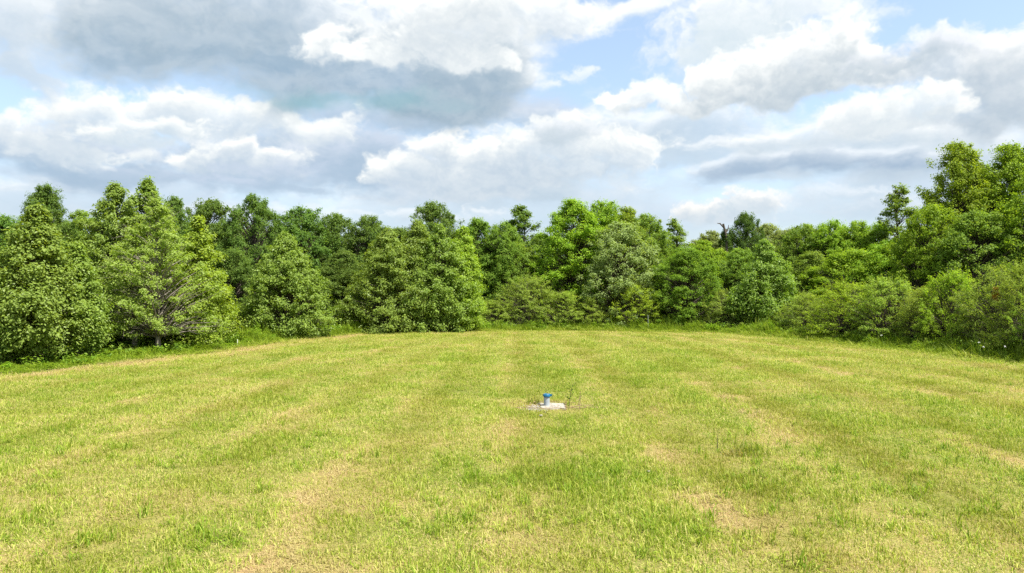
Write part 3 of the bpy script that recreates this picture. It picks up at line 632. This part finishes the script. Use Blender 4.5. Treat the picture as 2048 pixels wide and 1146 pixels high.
    r('green hump of foliage right of the young sycamore', 1608, 60, 452, 58, 'dome1', 'mid')
    r('bright rounded treetop, first of the even row right of the young sycamore', 1665, 58, 442, 52, 'dome2', 'bright')
    r('bright rounded treetop in the middle of the even row', 1714, 57, 443, 46, 'round1', 'bright')
    r('bright treetop at the right end of the even row, below the open tree', 1758, 56, 447, 44, 'dome1', 'bright')
    r('tall open tree standing alone above the row, sky through its branches', 1797, 54, 370, 44, 'open', 'mid')
    r('green tree in the middle slope right of the young sycamore', 1625, 53, 505, 64, 'tier', 'mid')
    r('broad yellow green tree in the middle slope above the arching shrubs', 1705, 50, 498, 78, 'dome2', 'bright')
    r('bright green tree below the tall open tree', 1785, 48, 482, 66, 'dome1', 'bright')
    r('yellow green tree with rounded left shoulder beside the tallest right tree', 1862, 44, 413, 62, 'dome1', 'bright')
    r('tallest right tree with a notched pointed top', 1922, 46, 288, 78, 'lush', 'bright')
    r('tall bright tree at the right edge, top cut by the picture side', 2030, 45, 290, 86, 'lush', 'bright')
    r('bright tree filling the notch between the two tallest right tops', 1972, 48, 332, 74, 'lush', 'bright')
    r('lower bright tree filling the space below the tallest right tree', 1955, 42, 425, 78, 'dome2', 'mid')
    r('bright tree mostly beyond the right edge of the picture', 2100, 41, 330, 90, 'dome1', 'bright')
    # -- rear rows that close the woods
    k = 0
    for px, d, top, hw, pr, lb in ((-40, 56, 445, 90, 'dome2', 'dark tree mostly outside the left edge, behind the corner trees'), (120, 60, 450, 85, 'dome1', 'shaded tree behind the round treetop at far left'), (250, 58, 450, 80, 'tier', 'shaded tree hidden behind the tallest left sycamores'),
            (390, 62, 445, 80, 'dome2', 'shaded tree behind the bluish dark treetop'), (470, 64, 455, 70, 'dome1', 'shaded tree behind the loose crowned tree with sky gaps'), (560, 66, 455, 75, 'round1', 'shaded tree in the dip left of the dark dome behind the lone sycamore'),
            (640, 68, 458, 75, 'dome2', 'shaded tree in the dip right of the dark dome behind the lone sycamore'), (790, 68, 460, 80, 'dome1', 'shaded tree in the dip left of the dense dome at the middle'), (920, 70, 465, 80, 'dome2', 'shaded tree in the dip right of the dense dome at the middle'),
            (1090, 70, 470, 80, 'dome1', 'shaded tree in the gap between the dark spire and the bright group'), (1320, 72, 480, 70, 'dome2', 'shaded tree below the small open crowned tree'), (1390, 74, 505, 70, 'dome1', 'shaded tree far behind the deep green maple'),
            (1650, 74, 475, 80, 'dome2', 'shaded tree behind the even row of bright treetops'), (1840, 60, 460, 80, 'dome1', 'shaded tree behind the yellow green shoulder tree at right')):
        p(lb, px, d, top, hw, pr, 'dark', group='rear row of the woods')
    # -- shrubs
    s = lambda label, px, d, top, hw, proto, leafm=None: plant('shrub', label, 'shrub', GH, px, d, top, hw, proto, leafm)
    s('grey green shrub under the right end of the middle sycamores', 990, 52.5, 602, 56, 'shrub1', 'shrub')
    s('tall greyish honeysuckle shrub, largest of the row at the middle', 1058, 53, 556, 72, 'shrub2', 'brown')
    s('grey green shrub right of the tallest middle shrub', 1126, 52.2, 585, 56, 'shrub1', 'shrub')
    s('small pale shrub under the bright tall tree', 1185, 52, 598, 44, 'shrub3', 'shrub')
    s('pale shrub just left of the metal post', 1272, 51.5, 572, 56, 'shrub1', 'shruby')
    s('brownish shrub at the foot of the yellowish tree, right of the maple', 1445, 50.2, 583, 50, 'shrub3', 'brown')
    s('low dark shrub between the dark snag and the young sycamore', 1492, 51, 600, 40, 'shrub1', 'shrub')
    s('arching shrub right beside the sparkling young sycamore', 1612, 45.6, 588, 58, 'shrub2', 'shrub')
    s('yellow green arching shrub, broadest of the right row', 1690, 42.2, 566, 76, 'shrub2', 'shruby')
    s('feathery grey green shrub below the tall open tree', 1772, 39.7, 556, 72, 'shrub1', 'shrub')
    s('layered shrub with dark hollows below the yellow green shoulder tree', 1850, 37.4, 578, 66, 'shrub2', 'shrub')
    s('bright green shrub with rounded top near the rusty spray', 1905, 36.0, 545, 66, 'shrub1', 'shruby')
    w = s('greyish brown shrub holding a rusty withered spray', 1985, 33.6, 538, 72, 'shrub3', 'brown')
    s('pale layered shrub at the right edge of the picture', 2052, 31.4, 528, 76, 'shrub2', 'shrub')
    s('shrub mostly beyond the right edge of the picture', 2125, 29.4, 545, 78, 'shrub1', 'shrub')
    s('low shrub in the shade between the lone and middle sycamores', 690, 48.5, 612, 48, 'shrub1', 'maple')
    s('shaded shrub at the foot of the woods left of the lone sycamore', 470, 43, 610, 56, 'shrub2', 'maple')
    # withered spray on the greyish brown shrub
    rs = np.random.RandomState(5); pr = clump_leaves(rs, np.array([[0., 0, 0]]), np.array([[0, -1., .2]]), (.25, .2, .32), 260)
    vv, ff = leaf_arrays(*pr, .08 * np.exp(rs.normal(0, .3, 260)))
    sp_ = link('withered_spray', mesh_np('withered_spray', vv, ff, [M['rust']], {'tint': ('FACE', rs.rand(260))})); sp_['label'] = 'rusty withered spray'
    wr = 72 / F * 35.2; x, y, z = at(1993, 32.1), 32.1, hgt(588, 32.1)
    sp_.parent = w; w.rotation_euler = (0, 0, 0); sp_.location = ((x - w.location.x) / w.scale.x, (y - w.location.y) / w.scale.y, (z - w.location.z) / w.scale.z)
    # -- broken snag wrapped in ivy
    x, d = at(1453, 60), 60.; H = hgt(447, 60); root = empty('dead_snag', (x, d, -.02)); tag(root, 'broken topped dead trunk wrapped in dark ivy beside a dark round tree', 'snag')
    T = Tubes(); z = np.linspace(-.1, H, 8); px_ = np.stack([.06 * np.sin(z), .05 * np.cos(z * 1.3), z], -1); px_[-2:, 0] += (-.05, -.32); T.add(px_, np.linspace(.20, .09, 8), 7)
    T.add(np.array([[-.22, 0, H - .35], [-.55, 0, H + .02], [-.78, .05, H + .05]]), [.07, .06, .03], 5); T.add(np.array([[.0, 0, H - .7], [.15, 0, H - .4], [.2, .0, H - .1]]), [.08, .05, .02], 5)
    link('trunk', T.mesh('trunk', M['bark']), root)
    c = link('ivy', PROTO['column'][1], root); c.scale = (1.05 / 1.5, 1.05 / 1.5, H * .97 / 10)
trees()
print('trees', round(time.time() - T0, 1))

# ------------------------------------------------------------------ undergrowth and weeds at the edge
def edge_points(rs, n, lo, hi):
    out = []
    while len(out) < n:
        x = rs.uniform(-30, 30, n * 4); y = rs.uniform(20, 58, n * 4); s = sdf(x, y); k = (s > lo) & (s < hi) & (np.abs(x) < .8 * y + 2); out += list(zip(x[k], y[k]))
    return np.array(out[:n])
def weeds():
    rs = np.random.RandomState(21)
    src = [mesh_np('tall_grass_patch', *_w(blades(rs, 120, .32, .42, .016, .35, .03, .9, (0, .85)))) for _ in range(3)]
    for i in range(3):                                              # leafy stems
        k = 9; C = np.zeros((k, 3)); C[:, :2] = rs.uniform(-.28, .28, (k, 2)); C[:, 2] = rs.uniform(.18, .45, k)
        p, nr, tp = clump_leaves(rs, C, np.tile([0, .2, 1.], (k, 1)), (.26, .13, .13), 40); p[:, 2] = np.maximum(p[:, 2], .02)
        v, f = leaf_arrays(p, nr, tp, .085 * np.exp(rs.normal(0, .3, len(p))), .5); src.append(mesh_np('leafy_patch', v, f, [M['weed']], {'tint': ('FACE', rs.rand(len(p)))}))
    P = edge_points(rs, 2600, -.15, 2.6); s = sdf(P[:, 0], P[:, 1]); n = len(P)
    px = 1024 + P[:, 0] / P[:, 1] * F; left = px < 480
    hh = sst(-.2, 1.4, s) * .55 + .2; hh = hh * np.where(left, .45, 1.0) * np.where(px > 1600, .85, .8) * rs.uniform(.5, 1.5, n) * (1 + .8 * fbm(P[:, 0] / 1.5, P[:, 1] / 1.5, 2, 31)) * np.where(s > 2.2, .8, 1)
    lf = rs.rand(n) < sst(.4, 1.6, s) * .55
    idx = np.where(lf, 3 + rs.randint(0, 3, n), rs.randint(0, 3, n))
    gn_scatter('weeds', np.stack([P[:, 0], P[:, 1], gz(P[:, 0], P[:, 1]) - .01], -1), dict(idx=idx, rot=rs.uniform(0, 6.28, n), scl=hh * 1.35, scw=rs.uniform(.9, 1.3, n), dry=np.clip(.22 + .35 * (s < .3) + rs.normal(0, .1, n), 0, 1), olive=.25 + 0 * s), src)
    # shaded leafy undergrowth below the trees
    P = edge_points(rs, 1500, 1.2, 9.5); n = len(P); C = np.stack([P[:, 0], P[:, 1], rs.uniform(.15, 1.0, n) ** 1.3 * (.5 + 1.3 * sst(1.5, 7, sdf(P[:, 0], P[:, 1])))], -1); pxx = 1024 + P[:, 0] / P[:, 1] * F
    C[:, 2] *= np.where(pxx < 460, .35, 1)
    p, nr, tp = clump_leaves(rs, C, np.tile([0, -.6, .8], (n, 1)) + rs.normal(0, .3, (n, 3)), (.5, .45, .3), 40); p[:, 2] = np.maximum(p[:, 2], .02)
    v, f = leaf_arrays(p, nr, tp, .13 * np.exp(rs.normal(0, .3, len(p)))); o = link('undergrowth', mesh_np('undergrowth', v, f, [M['maple']], {'tint': ('FACE', rs.rand(len(p)))})); tag(o, kind='stuff')
def _w(t): return t[0], t[1], [M['grass']], {'tint': ('FACE', t[2] * .6)}
weeds()
print('weeds', round(time.time() - T0, 1))

# ------------------------------------------------------------------ well casing on its concrete pad
def lathe(name, prof, mat, k=28, smooth=True):
    th = np.arange(k) * 2 * math.pi / k; v = np.array([[r * math.cos(t), r * math.sin(t), z] for r, z in prof for t in th]); f = []
    for i in range(len(prof) - 1):
        for j in range(k): f.append((i * k + j, i * k + (j + 1) % k, (i + 1) * k + (j + 1) % k, (i + 1) * k + j))
    return mesh_np(name, v, f, [mat], smooth=smooth)
def box_into(bv, bf, c, s, rz=0):
    c = np.array(c); q = np.array([[x, y, z] for z in (-.5, .5) for x, y in ((-.5, -.5), (.5, -.5), (.5, .5), (-.5, .5))]) * np.array(s); ca, sa = math.cos(rz), math.sin(rz)
    q = np.stack([q[:, 0] * ca - q[:, 1] * sa, q[:, 0] * sa + q[:, 1] * ca, q[:, 2]], -1) + c; o = sum(len(b) for b in bv); bv.append(q)
    bf += [tuple(o + i for i in t) for t in ((0, 3, 2, 1), (4, 5, 6, 7), (0, 1, 5, 4), (1, 2, 6, 5), (2, 3, 7, 6), (3, 0, 4, 7))]
def well():
    X, Y = .94, 18.75; Z = float(gz(X, Y))
    m = Mat('weathered_concrete'); n1 = m.noise(7, 6, .7); n2 = m.noise(38, 4, .6); c = m.ramp(n1, [(.36, (.085, .07, .048)), (.47, (.19, .17, .13)), (.62, (.265, .25, .21))]); c = m.mix(m.math('MULTIPLY', n2, .35), c, (.5, .46, .38)); conc = m.done(m.principled(c, .9, .2, n2, .5, .01))
    m = Mat('grey_pvc'); n1 = m.noise(11, 4, .6); pvc = m.done(m.principled(m.ramp(n1, [(.3, (.25, .28, .30)), (.7, (.34, .37, .385))]), .5, .4))
    m = Mat('blue_enamel'); n1 = m.noise(20, 3, .6); blue = m.done(m.principled(m.ramp(n1, [(.3, (.0, .065, .135)), (.7, (.005, .11, .20))]), .35, .5))
    m = Mat('bolt_steel'); steel = m.done(m.principled((.35, .36, .37), .4, .5, metal=.8))
    # pad: an uneven four sided slab with a chipped rim
    rs = np.random.RandomState(3); ring = []
    cs = [(-.17, -.42), (.47, -.40), (.50, .46), (-.20, .44)]
    for i in range(4):
        a, b = np.array(cs[i]), np.array(cs[(i + 1) % 4])
        for t in np.linspace(0, 1, 9)[:-1]: ring.append(a + (b - a) * t + rs.normal(0, .022, 2))
    ring = np.array(ring); k = len(ring); ctr = ring.mean(0); v = []
    for sc_, z in ((1.02, -.06), (1.0, .02), (.96, .042), (.6, .050), (.25, .052)):
        zz = z + (rs.normal(0, .004, k) if z > 0 else 0); v.append(np.concatenate([(ring - ctr) * sc_ + ctr, np.broadcast_to(zz, (k,))[:, None]], 1))
    nr_ = len(v); v = np.concatenate(v + [np.array([[ctr[0], ctr[1], .053]])]); f = []
    for i in range(nr_ - 1):
        for j in range(k): f.append((i * k + j, i * k + (j + 1) % k, (i + 1) * k + (j + 1) % k, (i + 1) * k + j))
    f4 = f + [((nr_ - 1) * k + j, (nr_ - 1) * k + j + 1, (nr_ - 1) * k + (j + 2) % k, nr_ * k) for j in range(0, k, 2)]
    pad = link('concrete_pad', mesh_np('concrete_pad', v, f4, [conc], smooth=False), loc=(X, Y, Z)); tag(pad, 'pale weathered concrete pad around the blue capped pipe', 'concrete pad')
    root = empty('well_pipe', (X, Y, Z + .05)); tag(root, 'grey upright well pipe with a blue cap on the concrete pad', 'well pipe')
    link('pipe', lathe('pipe', [(.0805, -.05), (.0805, .19), (.078, .235), (.066, .235), (.066, .1)], pvc), root)
    link('cap', lathe('cap', [(.0, .312), (.05, .311), (.094, .306), (.100, .298), (.101, .262), (.104, .258), (.104, .244), (.098, .240), (.082, .236)], blue), root)
    for i in range(4):
        t = .5 + i * math.pi / 2; b = link('bolt', lathe('bolt', [(.012, .0), (.012, .012), (.009, .016), (.0, .017)], steel, 6, False), root); b.location = (.072 * math.cos(t), .072 * math.sin(t), .309)
    bv, bf = [], []; box_into(bv, bf, (.118, 0, .272), (.04, .05, .055)); box_into(bv, bf, (.143, 0, .285), (.02, .035, .02)); link('conduit_lug', mesh_np('conduit_lug', np.concatenate(bv), bf, [blue]), root)
    # gravel and dry clods beside the pad
    n = 240; p = np.stack([rs.normal(-.36, .14, n), rs.normal(-.28, .28, n)], -1); p = p[(p[:, 0] < -.2) | (p[:, 1] < -.5)]; n = len(p); oct_ = np.array([[1, 0, 0], [-1, 0, 0], [0, 1, 0], [0, -1, 0], [0, 0, 1], [0, 0, -1]], float)
    s = rs.uniform(.010, .034, n); vv = (oct_[None] * (s[:, None] * rs.uniform(.7, 1.3, (n, 6)))[..., None] * np.array([1, 1, .6])); ff = np.array([[0, 2, 4], [2, 1, 4], [1, 3, 4], [3, 0, 4], [2, 0, 5], [1, 2, 5], [3, 1, 5], [0, 3, 5]])
    zz = gz(X + p[:, 0], Y + p[:, 1]) + .02; vv = vv + np.stack([X + p[:, 0], Y + p[:, 1], zz], -1)[:, None]
    m = Mat('gravel'); oi = m.noise(25, 3); gm = m.done(m.principled(m.ramp(oi, [(.3, (.16, .14, .12)), (.7, (.34, .31, .27))]), .9, .2))
    g = link('gravel', mesh_np('gravel', vv.reshape(-1, 3), (np.arange(n)[:, None, None] * 6 + ff[None]).reshape(-1, 3), [gm])); tag(g, kind='stuff')
    # dry stalks lying about the pad
    m = Mat('dry_stalk'); st = m.done(m.principled(m.ramp(m.noise(30, 3), [(.3, (.13, .085, .05)), (.7, (.36, .26, .15))]), .85, .2))
    sticks = [('long brown dry stalk lying on the grass left of the pad', (-.85, -.35), (-.15, -.52), .05), ('brown stalk lying along the front rim of the pad', (-.2, -.50), (.62, -.56), .06), ('dry stalk lying right of the pad towards the weeds', (.58, -.30), (1.15, -.05), .07),
              ('long dry stalk reaching right from the pad, farthest out', (.66, -.42), (1.55, -.35), .05), ('dry stalk lying behind the pad', (-.35, .50), (.42, .56), .06), ('upright brown dead stem in front right of the pad', (.83, -.55), (.86, -.52), .5), ('short upright dead stem at the right front corner of the pad', (.47, -.60), (.46, -.58), .25)]
    for lb, a, b, h in sticks:
        T = Tubes(); a = np.array(a); b = np.array(b); za = float(gz(X + a[0], Y + a[1])); zb = float(gz(X + b[0], Y + b[1]))
        up_ = h > .1; p0 = np.array([a[0], a[1], -.02 if up_ else .05]); p1 = np.array([b[0], b[1], h]); md_ = (p0 + p1) / 2 + np.array([.01, .02, .015]); T.add(np.stack([p0, (p0 + md_) / 2, md_, p1]), [.011, .010, .009, .005], 6)
        if up_:
            for q in range(4): s0 = p0 + (p1 - p0) * (.4 + .15 * q); T.add(np.stack([s0, s0 + np.array([rs.uniform(-.06, .06), rs.uniform(-.05, .05), .06])]), [.005, .003], 4)
        else:
            T.add(np.stack([md_, md_ + np.array([.08, .10, .03])]), [.006, .003], 4)
        o = link('dry_stalk', T.mesh('dry_stalk', st), loc=(X, Y, Z)); tag(o, lb, 'dry stalk', 'dry stalks around the well pad')
    for q in range(9):                                              # short broken bits around the pad
        T = Tubes(); a_ = rs.uniform(0, 3.14); L = rs.uniform(.10, .24); dv_ = np.array([math.cos(a_), math.sin(a_) * .6, 0]) * L; c_ = [(-.55, -.1), (-.7, -.5), (-.3, -.68), (.1, -.72), (.75, -.5), (1.0, -.3), (.8, .3), (-.45, .35), (1.25, -.15)][q]
        x_, y_ = X + c_[0], Y + c_[1]; T.add(np.array([[0, 0, .05], [dv_[0] * .5, dv_[1] * .5, .065], [dv_[0], dv_[1], .055]]), [.009, .008, .005], 5)
        tag(link('dry_stalk', T.mesh('dry_stalk', st), loc=(x_, y_, float(gz(x_, y_)))), ['short broken stalk between gravel and grass left of the pad', 'short broken stalk, lowest left of the pad', 'short broken stalk in front of the left pad corner', 'short broken stalk in front of the pipe', 'short broken stalk at the foot of the upright dead stem', 'short broken stalk under the arching brown weed', 'short broken stalk behind the tall dark weed', 'short broken stalk behind the gravel left of the pad', 'short broken stalk farthest right of the pad'][q], 'dry stalk', 'dry stalks around the well pad')
    # weeds beside the pad
    def weed(label, x, y, H, bend, nlf, ls, seed, leafm='ivy'):
        rs = np.random.RandomState(seed); root = empty('weed', (x, y, float(gz(x, y)))); tag(root, label, 'weed')
        T = Tubes(); t = np.linspace(0, 1, 7); P = np.stack([bend[0] * t ** 2, bend[1] * t ** 2, H * t - bend[2] * t ** 4], -1); P[0, 2] = -.02; T.add(P, .009 * (1 - .7 * t), 5)
        m_ = M['weed'] if leafm != 'ivy' else M['ivy']; lv = []
        for q in range(nlf): tt = rs.uniform(.12, 1); c_ = np.array([np.interp(tt, t, P[:, j]) for j in range(3)]); a_ = rs.uniform(0, 6.28); dd = np.array([math.cos(a_), math.sin(a_), .35]); lv.append((c_ + dd * ls * .55, np.array([-.3 * dd[0], -.3 * dd[1], 1]) + rs.normal(0, .25, 3), dd, ls * rs.uniform(.6, 1.25) * (1.1 - .5 * tt)))
        v, f = leaf_arrays(np.array([l[0] for l in lv]), np.array([l[1] for l in lv]), np.array([l[2] for l in lv]), np.array([l[3] for l in lv]), .36)
        link('stem', T.mesh('stem', st if leafm == 'dry' else M['bark']), root); link('foliage', mesh_np('foliage', v, f, [m_], {'tint': ('FACE', rs.rand(nlf))}), root)
    weed('tall dark weed leaning right, standing behind the concrete pad', X + .64, Y + .25, .62, (.10, 0, .02), 34, .12, 31)
    weed('bent over brown weed arching right of the concrete pad', X + .86, Y + .05, .46, (.16, 0, .12), 16, .07, 32, 'dry')
    weed('small green weed at the right corner of the concrete pad', X + .60, Y - .15, .26, (.03, 0, 0), 22, .10, 33, 'weed')
    weed('thin lone seedling standing in the mown grass by the dark tussock', 4.08, 13.75, .40, (.02, 0, 0), 22, .05, 34)
    # tussocks
    def tussock(label, x, y, n, H, spread, tint, seed):
        rs = np.random.RandomState(seed); v, q, t = blades(rs, n, spread, H, .014, .45, .04, .9, tint); me = mesh_np('grass_tussock', v, q, [M['tuss']], {'tint': ('FACE', t)})
        tag(link('grass_tussock', me, loc=(x, y, float(gz(x, y)) - .01)), label, 'grass tussock', 'uncut tussocks in the mown grass')
    M['tuss'] = leaf_mat('tussock_blade', (.16, .23, .02), (.40, .34, .12))
    tussock('dark green uncut tussock with brown foot on the right of the field', 4.62, 13.35, 150, .20, .26, (0, .45), 41)
    tussock('brown dry tussock beside the thin lone seedling', 4.28, 13.3, 110, .15, .2, (.5, 1), 42)
    tussock('green tussock behind the pad left of the pipe', X - .32, Y + .62, 90, .20, .16, (0, .6), 44)
    # posts
    m = Mat('galvanised_steel'); gl = m.done(m.principled(m.ramp(m.noise(14, 4), [(.3, (.30, .31, .32)), (.7, (.48, .49, .49))]), .5, .4, metal=.5))
    d = 49.9; x = at(1296, d); bv, bf = [], []; box_into(bv, bf, (0, 0, .5), (.05, .012, 1.3)); box_into(bv, bf, (0, -.026, .5), (.012, .04, 1.3))
    for q in range(8): box_into(bv, bf, (0, -.05, .2 + q * .11), (.022, .010, .018))
    tag(link('fence_post', mesh_np('fence_post', np.concatenate(bv), bf, [gl]), loc=(x, d, float(gz(x, d)))), 'grey steel fence post standing in the weeds before the deep green maple', 'fence post')
    m = Mat('white_plastic'); wp = m.done(m.principled(m.ramp(m.noise(9, 3), [(.3, (.55, .54, .50)), (.7, (.75, .75, .72))]), .6, .3))
    d = 37.2; x = at(475, d); tag(link('marker_stake', lathe('marker_stake', [(.015, -.1), (.015, .34), (.011, .36), (.0, .37)], wp, 10), loc=(x, d, float(gz(x, d)))), 'short white marker stake in weeds left of the lone sycamore', 'stake')
    # pale litter and flowers
    def flower(label, px, d, z, seed):
        rs = np.random.RandomState(seed); x = at(px, d); root = empty('wildflower', (x, d, float(gz(x, d)))); tag(root, label, 'wildflower', 'white wildflowers in the right hand weeds'); T = Tubes(); T.add(np.array([[0, 0, -.02], [.02, 0, z * .5], [.0, .02, z]]), [.006, .005, .004], 4)
        link('stem', T.mesh('stem', M['weed']), root); C = np.array([[0, 0, z]]); p, nr, tp = clump_leaves(rs, C, np.array([[0, -.5, .8]]), (.03, .045, .04), 12, 1.2, .3); v, f = leaf_arrays(p, nr, tp, np.full(12, .04), .9); link('blossom', mesh_np('blossom', v, f, [wp]), root)
    flower('white wildflower in dark weeds, left of a close pair at right', 1958, 30.6, .75, 51); flower('white wildflower, right one of a close pair at right', 1967, 30.3, .58, 52); flower('white wildflower in the weeds nearest the right picture edge', 2010, 29.6, .68, 53); flower('lone white wildflower in weeds below the arching right shrubs', 1763, 36.6, .72, 54)
    def pebble(label, x, y, r, seed):
        rs = np.random.RandomState(seed); th = np.arange(8) * math.pi / 4; v = []; 
        for rr, z in ((.7, -.2), (1, .25), (.75, .6), (.2, .75)): v.append(np.stack([np.cos(th) * rr * r * rs.uniform(.85, 1.15, 8), np.sin(th) * rr * r * .8, np.full(8, z * r)], -1))
        f = [(i * 8 + j, i * 8 + (j + 1) % 8, i * 8 + 8 + (j + 1) % 8, i * 8 + 8 + j) for i in range(3) for j in range(8)] + [(24, 25, 26, 27), (24, 27, 28, 31), (28, 29, 30, 31)]
        tag(link('stone', mesh_np('stone', np.concatenate(v), f, [conc]), loc=(x, y, float(gz(x, y)) + .05)), label, 'stone', 'pale stones lying in the grass')
    pebble('small white stone in the grass in front of the well pad', .72, 17.15, .045, 61)
    pebble('small white stone right of the tussock in the open grass', 2.35, 11.9, .035, 62)
well()
print('all', round(time.time() - T0, 1))
